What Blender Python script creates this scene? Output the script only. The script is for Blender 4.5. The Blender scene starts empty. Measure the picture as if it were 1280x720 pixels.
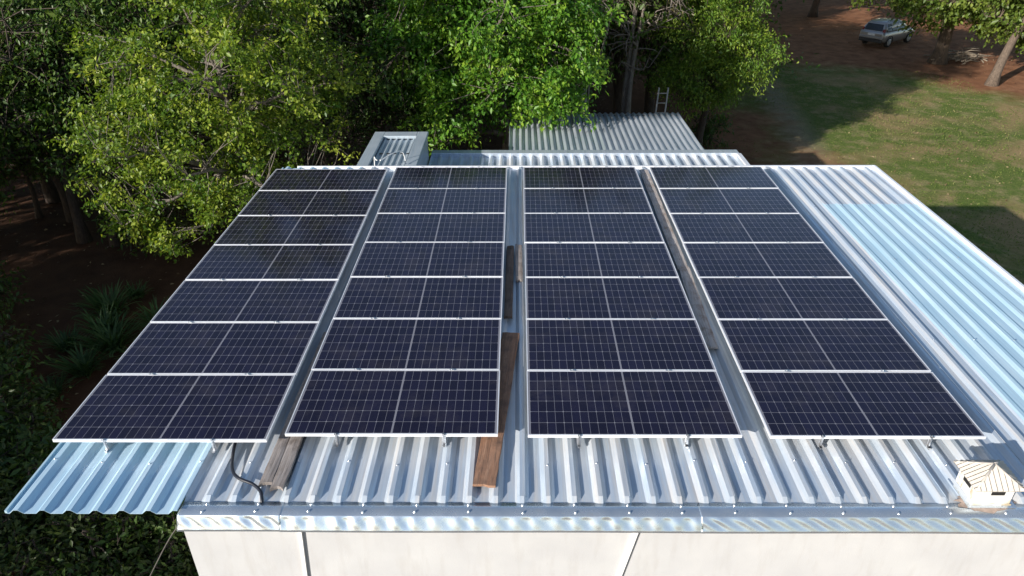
import bpy, bmesh, math, random
import numpy as np
from mathutils import Vector, Matrix

S = bpy.context.scene
COL = S.collection
PI = math.pi
G = -5.3                       # ground level (z = 0 is the glass of the solar panels)

# ------------------------------------------------------------------ camera
pitch, yaw, roll = .5246, -.0101, .005
F = Vector((math.sin(yaw)*math.cos(pitch), math.cos(yaw)*math.cos(pitch), -math.sin(pitch)))
rt = Vector((math.cos(yaw), -math.sin(yaw), 0)); dn = F.cross(rt)
Rt = math.cos(roll)*rt + math.sin(roll)*dn
Dn = -math.sin(roll)*rt + math.cos(roll)*dn
cam_d = bpy.data.cameras.new('camera'); cam = bpy.data.objects.new('camera', cam_d); COL.objects.link(cam)
cam_d.sensor_width = 36; cam_d.lens = 888.6/1280*36; cam_d.clip_end = 1000; cam_d.clip_start = .05
M = Matrix((Rt, -Dn, -F)).transposed().to_4x4(); M.translation = Vector((4.94, -5.682, 5.148))
cam.matrix_world = M
S.camera = cam

# ------------------------------------------------------------------ light
TOSUN = Vector((-.72, -.69, .366)).normalized()
elev = math.asin(TOSUN.z); az = math.atan2(TOSUN.x, TOSUN.y)
W = bpy.data.worlds.new('World'); S.world = W; W.use_nodes = True
nt = W.node_tree; sky = nt.nodes.new('ShaderNodeTexSky'); sky.sky_type = 'NISHITA'; sky.sun_disc = False
sky.sun_elevation = elev; sky.sun_rotation = az % (2*PI); sky.air_density = 1.0; sky.dust_density = .5; sky.ozone_density = .9
bg = nt.nodes['Background']; nt.links.new(sky.outputs[0], bg.inputs[0]); bg.inputs[1].default_value = .10
sd = bpy.data.lights.new('sun', 'SUN'); sd.energy = 5.0; sd.angle = math.radians(.5); sd.color = (1, .94, .86)
so = bpy.data.objects.new('sun', sd); COL.objects.link(so)
so.rotation_euler = (-TOSUN).to_track_quat('-Z', 'Y').to_euler()
S.view_settings.view_transform = 'Standard'; S.view_settings.look = 'None'
S.view_settings.exposure = .62; S.view_settings.gamma = 1

# ------------------------------------------------------------------ helpers
def tag(o, label=None, cat=None, group=None, kind=None):
    if label: o['label'] = label
    if cat: o['category'] = cat
    if group: o['group'] = group
    if kind: o['kind'] = kind
    return o

def empty(name, loc=(0, 0, 0), rz=0, label=None, cat=None, group=None):
    o = bpy.data.objects.new(name, None); COL.objects.link(o)
    o.location = loc; o.rotation_euler = (0, 0, rz); o.empty_display_size = .2
    return tag(o, label, cat, group)

def copy_tree(o, parent=None):
    c = o.copy(); COL.objects.link(c)
    if parent: c.parent = parent
    for ch in list(o.children): copy_tree(ch, c)
    return c

class MB:
    def __init__(s): s.v = []; s.f = []; s.uv = {}; s.smooth = set()
    def face(s, pts, uv=None, smooth=False):
        i = len(s.v); s.v += [tuple(p) for p in pts]; s.f.append(tuple(range(i, i+len(pts))))
        if uv: s.uv[len(s.f)-1] = uv
        return s
    def box(s, a, b, rot=None):
        (x0, y0, z0), (x1, y1, z1) = a, b
        p = [Vector(q) for q in [(x0,y0,z0),(x1,y0,z0),(x1,y1,z0),(x0,y1,z0),(x0,y0,z1),(x1,y0,z1),(x1,y1,z1),(x0,y1,z1)]]
        if rot: p = [rot @ q for q in p]
        i = len(s.v); s.v += [tuple(q) for q in p]
        s.f += [tuple(i+k for k in q) for q in [(3,2,1,0),(4,5,6,7),(0,1,5,4),(1,2,6,5),(2,3,7,6),(3,0,4,7)]]
        return s
    def hexa(s, p):                      # 8 corners, bottom ring then top ring
        i = len(s.v); s.v += [tuple(q) for q in p]
        s.f += [tuple(i+k for k in q) for q in [(3,2,1,0),(4,5,6,7),(0,1,5,4),(1,2,6,5),(2,3,7,6),(3,0,4,7)]]
        return s
    def tube(s, pts, r0, r1=None, n=6, cap=True, rad=None):
        pts = [Vector(p) for p in pts]; r1 = r0 if r1 is None else r1; m = len(pts); i0 = len(s.v)
        t0 = (pts[1]-pts[0]).normalized(); ref = Vector((1, 0, 0)) if abs(t0.x) < .8 else Vector((0, 1, 0))
        u = t0.cross(ref).normalized()
        for k, p in enumerate(pts):
            t = (pts[min(k+1, m-1)]-pts[max(k-1, 0)])
            t = t.normalized() if t.length > 1e-9 else t0
            u = (u - t*u.dot(t)); u = u.normalized() if u.length > 1e-6 else t.orthogonal().normalized()
            w = t.cross(u); r = rad[k] if rad else r0+(r1-r0)*k/(m-1)
            for a in range(n):
                an = 2*PI*a/n; s.v.append(tuple(p+u*(math.cos(an)*r)+w*(math.sin(an)*r)))
        for k in range(m-1):
            for a in range(n):
                b = (a+1) % n
                s.f.append((i0+k*n+a, i0+k*n+b, i0+(k+1)*n+b, i0+(k+1)*n+a)); s.smooth.add(len(s.f)-1)
        if cap:
            s.f.append(tuple(i0+a for a in range(n))[::-1]); s.f.append(tuple(i0+(m-1)*n+a for a in range(n)))
        return s
    def lathe(s, prof, c=(0, 0, 0), n=16, axis='z'):
        i0 = len(s.v); m = len(prof)
        for r, h in prof:
            for a in range(n):
                an = 2*PI*a/n; x, y = r*math.cos(an), r*math.sin(an)
                q = (x, y, h) if axis == 'z' else (x, h, y)
                s.v.append((c[0]+q[0], c[1]+q[1], c[2]+q[2]))
        for k in range(m-1):
            for a in range(n):
                b = (a+1) % n; s.f.append((i0+k*n+a, i0+k*n+b, i0+(k+1)*n+b, i0+(k+1)*n+a)); s.smooth.add(len(s.f)-1)
        s.f.append(tuple(i0+a for a in range(n))[::-1]); s.f.append(tuple(i0+(m-1)*n+a for a in range(n)))
        return s
    def mesh(s, name):
        me = bpy.data.meshes.new(name); me.from_pydata(s.v, [], s.f)
        if s.uv:
            ul = me.uv_layers.new(name='UVMap')
            for p in me.polygons:
                q = s.uv.get(p.index)
                if q:
                    for li, c in zip(p.loop_indices, q): ul.data[li].uv = c
        for k in s.smooth: me.polygons[k].use_smooth = True
        me.update(); return me
    def build(s, name, mat, parent=None, bevel=0, fix=True):
        me = s.mesh(name)
        if fix and not s.uv:
            bm = bmesh.new(); bm.from_mesh(me); bmesh.ops.recalc_face_normals(bm, faces=bm.faces); bm.to_mesh(me); bm.free()
        o = bpy.data.objects.new(name, me); COL.objects.link(o)
        if mat: me.materials.append(mat)
        if parent: o.parent = parent
        if bevel:
            md = o.modifiers.new('bevel', 'BEVEL'); md.width = bevel; md.segments = 2; md.limit_method = 'ANGLE'
        return o

# ------------------------------------------------------------------ materials
def new_mat(name):
    m = bpy.data.materials.new(name); m.use_nodes = True
    b = m.node_tree.nodes['Principled BSDF']
    return m, m.node_tree, b
def N(nt, typ, **k):
    n = nt.nodes.new(typ)
    for a, v in k.items(): setattr(n, a, v)
    return n
def math_n(nt, op, a, b=None, c=None, clamp=False):
    n = nt.nodes.new('ShaderNodeMath'); n.operation = op; n.use_clamp = clamp
    for i, q in enumerate((a, b, c)):
        if q is None: continue
        if isinstance(q, (int, float)): n.inputs[i].default_value = q
        else: nt.links.new(q, n.inputs[i])
    return n.outputs[0]
def mix_c(nt, fac, a, b, mode='MIX'):
    n = nt.nodes.new('ShaderNodeMix'); n.data_type = 'RGBA'; n.blend_type = mode
    for i, q in ((0, fac), (6, a), (7, b)):
        if isinstance(q, (int, float)): n.inputs[i].default_value = q
        elif isinstance(q, tuple): n.inputs[i].default_value = (*q, 1)
        else: nt.links.new(q, n.inputs[i])
    return n.outputs[2]
def coords(nt, kind='Object', scale=(1, 1, 1)):
    t = nt.nodes.new('ShaderNodeTexCoord'); m = nt.nodes.new('ShaderNodeMapping'); m.inputs['Scale'].default_value = scale
    nt.links.new(t.outputs[kind], m.inputs[0]); return m.outputs[0]
def noise(nt, vec, scale, detail=4, rough=.55, dist=0):
    n = nt.nodes.new('ShaderNodeTexNoise'); n.inputs['Scale'].default_value = scale; n.inputs['Detail'].default_value = detail
    n.inputs['Roughness'].default_value = rough; n.inputs['Distortion'].default_value = dist
    nt.links.new(vec, n.inputs['Vector']); return n.outputs[0]
def ramp(nt, fac, stops):
    n = nt.nodes.new('ShaderNodeValToRGB'); e = n.color_ramp.elements
    while len(e) < len(stops): e.new(.5)
    for q, (p, c) in zip(e, stops): q.position = p; q.color = (*c, 1) if isinstance(c, tuple) else (c, c, c, 1)
    nt.links.new(fac, n.inputs[0]); return n.outputs[0]
def bump(nt, b, h, strength=.3, dist=.01):
    n = nt.nodes.new('ShaderNodeBump'); n.inputs['Strength'].default_value = strength; n.inputs['Distance'].default_value = dist
    nt.links.new(h, n.inputs['Height']); nt.links.new(n.outputs[0], b.inputs['Normal'])

def metal_sheet(name, c0, c1, dirt, metallic=.6, rough=.38, dirt_amt=.5, wave=.25):
    m, nt, b = new_mat(name)
    v = coords(nt, 'Object'); vs = coords(nt, 'Object', (9, .35, 3)); vf = coords(nt, 'Object', (40, 1.2, 8))
    n1 = noise(nt, vs, 1.6, 6, .65); n2 = noise(nt, v, 1.1, 4); n3 = noise(nt, vf, 1, 3, .6)
    base = mix_c(nt, ramp(nt, n2, [(.35, 0.), (.65, 1.)]), c0, c1)
    d = math_n(nt, 'MULTIPLY', ramp(nt, n1, [(.40, 0.), (.66, 1.)]), dirt_amt)
    base = mix_c(nt, d, base, dirt)
    base = mix_c(nt, ramp(nt, n3, [(.3, .35), (.75, 0.)]), base, mix_c(nt, 1.0, base, (.62, .62, .64), 'MULTIPLY'))
    nt.links.new(base, b.inputs['Base Color'])
    mt = math_n(nt, 'SUBTRACT', metallic, math_n(nt, 'MULTIPLY', d, .5), clamp=True); nt.links.new(mt, b.inputs['Metallic'])
    r = math_n(nt, 'ADD', math_n(nt, 'MULTIPLY', n2, .16), math_n(nt, 'ADD', math_n(nt, 'MULTIPLY', d, .25), rough-.08))
    nt.links.new(r, b.inputs['Roughness'])
    vb = coords(nt, 'Object', (2.2, .9, 1)); bump(nt, b, noise(nt, vb, 2.2, 3), wave, .02)
    return m

M_roof = metal_sheet('galvanised_sheet', (.52, .62, .73), (.63, .70, .765), (.48, .41, .34), .40, .34, .55)
M_blue = metal_sheet('pale_blue_sheet', (.45, .66, .78), (.52, .71, .82), (.56, .64, .69), .25, .32, .3, .12)
M_sky = metal_sheet('light_blue_sheet', (.45, .67, .83), (.55, .74, .87), (.58, .66, .72), .25, .32, .3, .12)
M_flash = metal_sheet('flashing_metal', (.46, .60, .78), (.56, .68, .83), (.55, .53, .50), .78, .25, .3, .25)
def flash_mat():
    m, nt, b = new_mat('smooth_flashing'); v = coords(nt, 'Object', (1, 1, 1)); n = noise(nt, v, 3, 5, .6); f = noise(nt, v, 30, 3)
    c = mix_c(nt, ramp(nt, n, [(.35, 0.), (.7, 1.)]), (.56, .64, .72), (.68, .74, .79))
    c = mix_c(nt, ramp(nt, n, [(.60, 0.), (.75, .5)]), c, (.52, .48, .44)); nt.links.new(c, b.inputs['Base Color'])
    b.inputs['Metallic'].default_value = .8
    nt.links.new(math_n(nt, 'ADD', math_n(nt, 'MULTIPLY', n, .2), .16), b.inputs['Roughness']); bump(nt, b, noise(nt, v, 5, 3), .2, .012); return m
M_flash = flash_mat()
M_shed = metal_sheet('old_zinc_sheet', (.58, .67, .77), (.68, .75, .83), (.42, .43, .44), .62, .3, .4)
M_box = metal_sheet('box_zinc', (.40, .48, .54), (.50, .57, .62), (.30, .31, .32), .4, .4, .4)

def simple(name, c, rough=.5, metallic=0, var=.15, scale=6, bmp=0, spec=.5):
    m, nt, b = new_mat(name); v = coords(nt)
    n = noise(nt, v, scale, 5); lo = tuple(x*(1-var) for x in c); hi = tuple(min(1, x*(1+var)) for x in c)
    nt.links.new(mix_c(nt, ramp(nt, n, [(.3, 0.), (.7, 1.)]), lo, hi), b.inputs['Base Color'])
    b.inputs['Roughness'].default_value = rough; b.inputs['Metallic'].default_value = metallic
    b.inputs['Specular IOR Level'].default_value = spec
    if bmp: bump(nt, b, noise(nt, v, scale*6, 5), bmp, .01)
    return m

M_alu = simple('panel_frame_aluminium', (.80, .81, .84), .42, .35, .06, 3)
M_clamp = simple('clamp_aluminium', (.62, .63, .65), .35, .8, .1)
M_white = simple('white_paint', (.80, .78, .74), .55, 0, .06, 5, .05)
M_conduit = simple('white_conduit', (.82, .81, .79), .4, 0, .05)
M_cap = simple('cap_paint', (.46, .42, .37), .6, 0, .1, 8)
M_black = simple('black_rubber', (.012, .014, .022), .4, 0, .2)
M_dark = simple('dark_opening', (.010, .009, .008), .9, 0, .2)
M_screw = simple('screw_zinc', (.75, .76, .78), .25, .9, .1)
M_wire = simple('wire', (.12, .11, .10), .5, .2)
M_ladder = simple('ladder_wood', (.36, .32, .27), .6, 0, .15)

def wall_mat():
    m, nt, b = new_mat('painted_plaster'); v = coords(nt); vs = coords(nt, 'Object', (3, 1, .5))
    n = noise(nt, v, 1.6, 6); s = noise(nt, vs, 2.5, 6, .65)
    c = mix_c(nt, ramp(nt, n, [(.35, 0.), (.7, 1.)]), (.44, .44, .445), (.50, .50, .50))
    c = mix_c(nt, ramp(nt, s, [(.50, 0.), (.8, .5)]), c, (.36, .34, .32))
    nt.links.new(c, b.inputs['Base Color']); b.inputs['Roughness'].default_value = .8
    bump(nt, b, noise(nt, v, 60, 4), .25, .006); return m
M_wall = wall_mat()

def wood_mat(name, c0, c1, dark):
    m, nt, b = new_mat(name); v = coords(nt, 'Object', (14, 1.0, 14)); v2 = coords(nt)
    n = noise(nt, v, 2.2, 8, .7, .6); k = noise(nt, v2, 5, 5, .6)
    c = mix_c(nt, ramp(nt, n, [(.3, 0.), (.7, 1.)]), c0, c1)
    c = mix_c(nt, ramp(nt, k, [(.5, 0.), (.72, .8)]), c, dark)
    vg = coords(nt, 'Object', (40, 1.3, 40)); g = noise(nt, vg, 2, 6, .7)
    c = mix_c(nt, ramp(nt, g, [(.36, .7), (.5, 0.)]), c, dark)
    nt.links.new(c, b.inputs['Base Color']); b.inputs['Roughness'].default_value = .85
    bump(nt, b, n, .6, .01); return m
M_plank_orange = wood_mat('reddish_plank', (.23, .11, .06), (.34, .20, .13), (.09, .055, .04))
M_plank_brown = wood_mat('brown_plank', (.11, .07, .05), (.20, .135, .10), (.04, .03, .025))
M_plank_grey = wood_mat('grey_plank', (.21, .18, .165), (.33, .30, .285), (.10, .075, .06))
M_plank_dark = wood_mat('dark_plank', (.38, .34, .315), (.54, .50, .475), (.19, .125, .085))

def glass_mat():
    m, nt, b = new_mat('solar_cells')
    uv = nt.nodes.new('ShaderNodeUVMap'); sp = nt.nodes.new('ShaderNodeSeparateXYZ'); nt.links.new(uv.outputs[0], sp.inputs[0])
    x, y = sp.outputs[0], sp.outputs[1]                        # metres on the glass, measured from its centre
    ax = math_n(nt, 'ABSOLUTE', x)
    cw, chh = .0915, .1835
    gx = math_n(nt, 'SUBTRACT', ax, .009)                      # half the centre strip
    fx = math_n(nt, 'ABSOLUTE', math_n(nt, 'SUBTRACT', math_n(nt, 'PINGPONG', gx, cw/2), 0.0))
    yy = math_n(nt, 'ADD', y, 3*chh)
    fy = math_n(nt, 'PINGPONG', yy, chh/2)
    lx = math_n(nt, 'LESS_THAN', fx, .0016)
    ly = math_n(nt, 'LESS_THAN', fy, .0023)
    f2 = math_n(nt, 'PINGPONG', gx, cw)                        # pseudo-square corners every second line
    dm = math_n(nt, 'LESS_THAN', math_n(nt, 'ADD', f2, fy), .0125)
    lc = math_n(nt, 'LESS_THAN', ax, .008)
    edge = math_n(nt, 'MAXIMUM', math_n(nt, 'GREATER_THAN', math_n(nt, 'ABSOLUTE', x), 1.109), math_n(nt, 'GREATER_THAN', math_n(nt, 'ABSOLUTE', y), .5515))
    line = math_n(nt, 'MAXIMUM', math_n(nt, 'MAXIMUM', lx, ly), math_n(nt, 'MAXIMUM', dm, math_n(nt, 'MAXIMUM', lc, edge)))
    bb = math_n(nt, 'LESS_THAN', math_n(nt, 'PINGPONG', yy, chh/20), .0005)       # fine busbars
    cid = nt.nodes.new('ShaderNodeCombineXYZ')
    nt.links.new(math_n(nt, 'FLOOR', math_n(nt, 'DIVIDE', math_n(nt, 'ADD', x, 10*cw), cw)), cid.inputs[0]); nt.links.new(math_n(nt, 'FLOOR', math_n(nt, 'DIVIDE', yy, chh)), cid.inputs[1])
    oi = nt.nodes.new('ShaderNodeObjectInfo'); nt.links.new(oi.outputs['Random'], cid.inputs[2])
    wn = nt.nodes.new('ShaderNodeTexWhiteNoise'); nt.links.new(cid.outputs[0], wn.inputs['Vector'])
    cell = mix_c(nt, wn.outputs['Value'], (.0060, .0048, .016), (.0095, .0082, .026))
    cell = mix_c(nt, math_n(nt, 'MULTIPLY', bb, .12), cell, (.25, .26, .30))
    c = mix_c(nt, math_n(nt, 'MULTIPLY', line, .38), cell, (.50, .50, .55))
    v = nt.nodes.new('ShaderNodeNewGeometry').outputs['Position']; dn_ = noise(nt, v, 1.7, 7, .7); dust = ramp(nt, dn_, [(.50, 0.), (.80, .11)])
    c = mix_c(nt, dust, c, (.22, .19, .165))
    vo = nt.nodes.new('ShaderNodeTexVoronoi'); vo.inputs['Scale'].default_value = 1.05; nt.links.new(v, vo.inputs['Vector'])
    spot = math_n(nt, 'LESS_THAN', math_n(nt, 'ADD', vo.outputs['Distance'], math_n(nt, 'MULTIPLY', noise(nt, v, 28, 3), .05)), .042)
    c = mix_c(nt, math_n(nt, 'MULTIPLY', spot, .55), c, (.42, .40, .36))
    nt.links.new(c, b.inputs['Base Color'])
    nt.links.new(math_n(nt, 'ADD', math_n(nt, 'MULTIPLY', dn_, .10), .05), b.inputs['Roughness'])
    b.inputs['IOR'].default_value = 1.4; b.inputs['Specular IOR Level'].default_value = .5
    bump(nt, b, noise(nt, v, 1.4, 2), .02, .02)
    return m
M_glass = glass_mat()

def leaf_mat(name, c0, c1, c2, trans=.35, spec=.35, rough=.45):
    m, nt, b = new_mat(name)
    a = nt.nodes.new('ShaderNodeAttribute'); a.attribute_name = 'tint'
    c = ramp(nt, a.outputs['Fac'], [(0., c0), (.5, c1), (1., c2)])
    nt.links.new(c, b.inputs['Base Color']); b.inputs['Roughness'].default_value = rough; b.inputs['Specular IOR Level'].default_value = spec
    t = nt.nodes.new('ShaderNodeBsdfTranslucent'); nt.links.new(mix_c(nt, 1., c, (1.25, 1.3, .6), 'MULTIPLY'), t.inputs[0])
    mx = nt.nodes.new('ShaderNodeMixShader'); mx.inputs[0].default_value = trans
    nt.links.new(b.outputs[0], mx.inputs[1]); nt.links.new(t.outputs[0], mx.inputs[2]); nt.links.new(mx.outputs[0], nt.nodes['Material Output'].inputs[0])
    return m
L_yellow = leaf_mat('leaf_yellow_green', (.045, .105, .010), (.13, .205, .018), (.33, .38, .05))
L_bright = leaf_mat('leaf_bright_green', (.04, .12, .012), (.095, .22, .018), (.23, .35, .035))
L_fine = leaf_mat('leaf_fine_green', (.055, .125, .014), (.125, .215, .022), (.26, .33, .04))
L_broad = leaf_mat('leaf_broad_green', (.05, .09, .014), (.11, .165, .025), (.23, .28, .05))
L_dark = leaf_mat('leaf_dark_green', (.026, .062, .012), (.052, .100, .018), (.10, .15, .03), .3)
L_mid = leaf_mat('leaf_mid_green', (.035, .085, .012), (.07, .13, .02), (.14, .20, .035), .32)
L_olive = leaf_mat('leaf_olive', (.040, .065, .015), (.075, .105, .025), (.12, .15, .04), .3)
L_dry = leaf_mat('leaf_dry', (.05, .05, .02), (.10, .085, .04), (.16, .13, .06), .3)
L_grass = leaf_mat('grass_blade', (.055, .115, .016), (.13, .18, .036), (.34, .30, .13), .3, .2, .6)
L_blade = leaf_mat('long_blade', (.030, .070, .022), (.05, .10, .03), (.09, .15, .05), .3, .3)

def bark(name, c0, c1):
    m, nt, b = new_mat(name); v = coords(nt, 'Object', (6, 6, 1.4)); n = noise(nt, v, 3, 8, .7)
    nt.links.new(mix_c(nt, ramp(nt, n, [(.35, 0.), (.68, 1.)]), c0, c1), b.inputs['Base Color'])
    b.inputs['Roughness'].default_value = .9; bump(nt, b, n, .8, .03); return m
B_grey = bark('grey_bark', (.09, .075, .06), (.22, .19, .16))
B_brown = bark('brown_bark', (.035, .025, .02), (.09, .066, .05))
B_mid = bark('mid_bark', (.06, .043, .032), (.17, .125, .09))
B_pale = bark('pale_bark', (.15, .12, .09), (.34, .28, .21))

# ------------------------------------------------------------------ ground
def ground_mat():
    m, nt, b = new_mat('ground_soil_and_grass')
    v = coords(nt); t = nt.nodes.new('ShaderNodeTexCoord'); sp = nt.nodes.new('ShaderNodeSeparateXYZ'); nt.links.new(t.outputs['Object'], sp.inputs[0])
    X, Y = sp.outputs[0], sp.outputs[1]
    n1 = noise(nt, v, .22, 5, .6); n2 = noise(nt, v, 1.3, 6, .65); n3 = noise(nt, v, 7, 6, .75); n4 = noise(nt, v, 22, 4, .7)
    red = mix_c(nt, ramp(nt, n2, [(.3, 0.), (.7, 1.)]), (.14, .055, .026), (.31, .15, .078))
    red = mix_c(nt, ramp(nt, n4, [(.58, 0.), (.72, .55)]), red, (.24, .16, .10))
    gr = mix_c(nt, ramp(nt, n3, [(.3, 0.), (.7, 1.)]), (.060, .105, .018), (.155, .19, .045))
    dry = mix_c(nt, ramp(nt, n3, [(.35, 0.), (.7, 1.)]), (.23, .18, .09), (.40, .32, .17))
    gr = mix_c(nt, ramp(nt, n2, [(.47, 0.), (.66, .75)]), gr, dry)
    tr = math_n(nt, 'ABSOLUTE', math_n(nt, 'ADD', math_n(nt, 'SUBTRACT', math_n(nt, 'SUBTRACT', X, 13.9), math_n(nt, 'MULTIPLY', Y, .15)), math_n(nt, 'MULTIPLY', math_n(nt, 'SUBTRACT', n2, .5), 1.6)))
    trk = math_n(nt, 'MULTIPLY', math_n(nt, 'SUBTRACT', 1.2, tr, clamp=True), .75)
    gr = mix_c(nt, trk, gr, mix_c(nt, n3, (.20, .165, .11), (.36, .30, .21)))
    spk = ramp(nt, n4, [(.28, .45), (.5, 1.), (.72, 1.)])
    gr = mix_c(nt, .8, gr, mix_c(nt, 1., gr, spk, 'MULTIPLY'))
    gr = mix_c(nt, ramp(nt, n1, [(.38, .75), (.52, 0.)]), gr, mix_c(nt, .5, dry, (.34, .19, .10)))
    gr = mix_c(nt, ramp(nt, n4, [(.62, 0.), (.74, .7)]), gr, (.34, .27, .17))
    wob = math_n(nt, 'MULTIPLY', math_n(nt, 'SUBTRACT', n1, .5), 9.0)
    wob2 = math_n(nt, 'ADD', wob, math_n(nt, 'MULTIPLY', math_n(nt, 'SUBTRACT', n2, .5), 5.0))
    # lawn: right of the buildings, up to the bare soil under the far trees
    a = math_n(nt, 'DIVIDE', math_n(nt, 'ADD', math_n(nt, 'SUBTRACT', X, 15.6), wob2), 3.5, clamp=True)
    lim = math_n(nt, 'SUBTRACT', 42.5, math_n(nt, 'MULTIPLY', math_n(nt, 'MAXIMUM', math_n(nt, 'SUBTRACT', X, 26.), 0.), 1.35))
    far = math_n(nt, 'DIVIDE', math_n(nt, 'ADD', math_n(nt, 'SUBTRACT', lim, Y), wob2), 4.0, clamp=True)
    mask = math_n(nt, 'MULTIPLY', a, far, clamp=True)
    hum_shade = math_n(nt, 'DIVIDE', math_n(nt, 'ADD', math_n(nt, 'SUBTRACT', 15., X), wob2), 5.0, clamp=True)
    red = mix_c(nt, math_n(nt, 'MULTIPLY', hum_shade, .75), red, mix_c(nt, n2, (.018, .011, .008), (.045, .025, .016)))  # dark humus, with the shade under the forest put into the soil colour
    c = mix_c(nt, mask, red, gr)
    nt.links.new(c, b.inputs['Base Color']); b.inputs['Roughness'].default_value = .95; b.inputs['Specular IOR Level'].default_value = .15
    bump(nt, b, mix_c(nt, .5, n3, n4), .9, .06); return m
g = MB(); n_ = 60; ext = 220; rg = random.Random(3)
def gz(x, y):
    d = max(0, math.hypot(x-6, y-5)-12)
    return G + min(1, d/20)*(.12*math.sin(x*.31)*math.cos(y*.23))
for j in range(n_+1):
    for i in range(n_+1):
        x = -ext + 2*ext*i/n_; y = -ext+60 + 2*ext*j/n_; g.v.append((x, y, gz(x, y) if abs(x) < 80 else G))
for j in range(n_):
    for i in range(n_):
        k = j*(n_+1)+i; g.f.append((k, k+1, k+n_+2, k+n_+1)); g.smooth.add(len(g.f)-1)
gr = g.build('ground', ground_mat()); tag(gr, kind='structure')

# ------------------------------------------------------------------ main building with its sheet roof
XL, XR, YF, YB = -.035, 12.4, -.83, 8.62
ZP, ZR = -.194, -.15                                           # pan and rib-top level
PITCH = .2588
def ribbed(x0, x1, y0, y1, zp, zr, pitch, phase=0., ny=2, th=.0, seed=0, top=.17, slope=.19, squash=False):
    """trapezoidal sheet along y, with thickness, real ribs and slightly uneven pans"""
    r = random.Random(seed); prof = []
    k = math.floor((x0-phase)/pitch)-1
    while True:
        c = phase + k*pitch
        if c-pitch > x1: break
        for dx, z in ((-.5*pitch, 0), (-(top/2+slope)*pitch, 0), (-top/2*pitch, 1), (top/2*pitch, 1), ((top/2+slope)*pitch, 0)):
            prof.append((c+dx, z))
        k += 1
    P = [(x0, None)]+[p for p in prof if x0 < p[0] < x1]+[(x1, None)]
    def zat(x):
        for (xa, za), (xb, zb) in zip(prof, prof[1:]):
            if xa <= x <= xb: return za+(zb-za)*(x-xa)/max(1e-9, xb-xa)
        return 0
    P = [(x, zat(x) if z is None else z) for x, z in P]
    mb = MB(); ys = [y0+(y1-y0)*j/ny for j in range(ny+1)]
    if squash: ys = [y0, y0+.07]+ys[1:]
    ny = len(ys)-1
    rows = []
    for j, y in enumerate(ys):
        row = []
        for x, z in P:
            row.append(len(mb.v)); mb.v.append((x, y, zp+(zr-zp)*z*(.18 if squash and j == 0 else 1) + (r.uniform(-.0022, .0022) if 0 < j < ny else 0)))
        rows.append(row)
    for a, b in zip(rows, rows[1:]):
        for i in range(len(P)-1): mb.f.append((a[i], a[i+1], b[i+1], b[i]))
    return mb
def solidify(o, t=.004):
    md = o.modifiers.new('thickness', 'SOLIDIFY'); md.thickness = t; md.offset = -1; return o

bld = empty('building', (1.65, -.9, G), 0, 'white plastered building under a large galvanised sheet roof carrying solar panels', 'building')
OFF = Vector((-1.65, .9, -G))
def bpart(name, mb, mat, parent=None, **k):
    if parent is None:
        mb.v = [tuple(Vector(p)+OFF) for p in mb.v]
        return mb.build(name, mat, bld, **k)
    o = mb.build(name, mat, parent, **k); return o
def local(mb): mb.v = [tuple(Vector(p)+OFF) for p in mb.v]; return mb
BX = 10.62                                                      # left edge of the blue sheet
PH = .06
mb = ribbed(XL, 1.640, YF, YB, ZP, ZR, PITCH, PH, 9, seed=1); solidify(bpart('roof_sheet', mb, M_sky, fix=False))['label'] = 'pale blue sheet overhanging the left side'
mb = ribbed(1.642, BX+.002, -.70, YB, ZP, ZR, PITCH, PH, 9, seed=2, squash=True); solidify(bpart('roof_sheet', mb, M_roof, fix=False))
mb = ribbed(BX+.002, XR, 6.60, YB, ZP-.008, ZR-.006, PITCH, PH, 3, seed=3); solidify(bpart('roof_sheet', mb, M_roof, fix=False))
mb = ribbed(BX, XR, -.70, 6.67, ZP+.006, ZP+.034, PITCH, PH, 9, seed=4, squash=True); solidify(bpart('roof_sheet', mb, M_blue, fix=False))['label'] = 'pale blue sheet along the right edge'
# walls: four slabs, butted
w = MB()
w.box((1.65, -.85, G-.3), (12.25, -.65, -.22)); w.box((1.65, -.65, G-.3), (1.85, 8.4, -.205)); w.box((12.05, -.65, G-.3), (12.25, 8.4, -.205)); w.box((1.65, 8.4, G-.3), (12.25, 8.6, -.205))
bpart('wall', w, M_wall)
# soffit battens under the left overhang
for y in (.6, 3.2, 5.8, 8.2):
    bpart('purlin', MB().box((.05, y, -.262), (12.2, y+.08, ZP-.008)), M_clamp)
# front flashing: flat strip over the rib ends, then a dented drip face
def front_flash(x0, x1, seed, skew):
    r = random.Random(seed); mb = MB(); nx = int((x1-x0)/.018); prof = [(-.685, ZP+.012), (-.76, ZP+.011), (-.851, ZP+.008), (-.856, ZP+.003)]
    nf = 7
    dent = [r.uniform(.6, 1.3) for _ in range(200)]
    idx = []
    for i in range(nx+1):
        x = x0+(x1-x0)*i/nx; col = []
        for y, z in prof: col.append(len(mb.v)); mb.v.append((x, y, z+.0012*math.cos(2*PI*(x-PH)/PITCH)))
        for k in range(1, nf+1):
            t = k/nf; ph = (x-PH-skew*t*.5)/(PITCH*.75)
            d = dent[int(abs(ph)) % 200]*.011*math.cos(2*PI*ph)*math.sin(PI*min(1, t*1.15))**.8*(1-.55*t)
            col.append(len(mb.v)); mb.v.append((x, -.856-.075*t-d+.004*math.sin(x*1.7+seed), ZP+.003-.135*t))
        idx.append(col)
    for a, b in zip(idx, idx[1:]):
        for k in range(len(a)-1): mb.f.append((a[k], a[k+1], b[k+1], b[k])); mb.smooth.add(len(mb.f)-1)
    return mb
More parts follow.
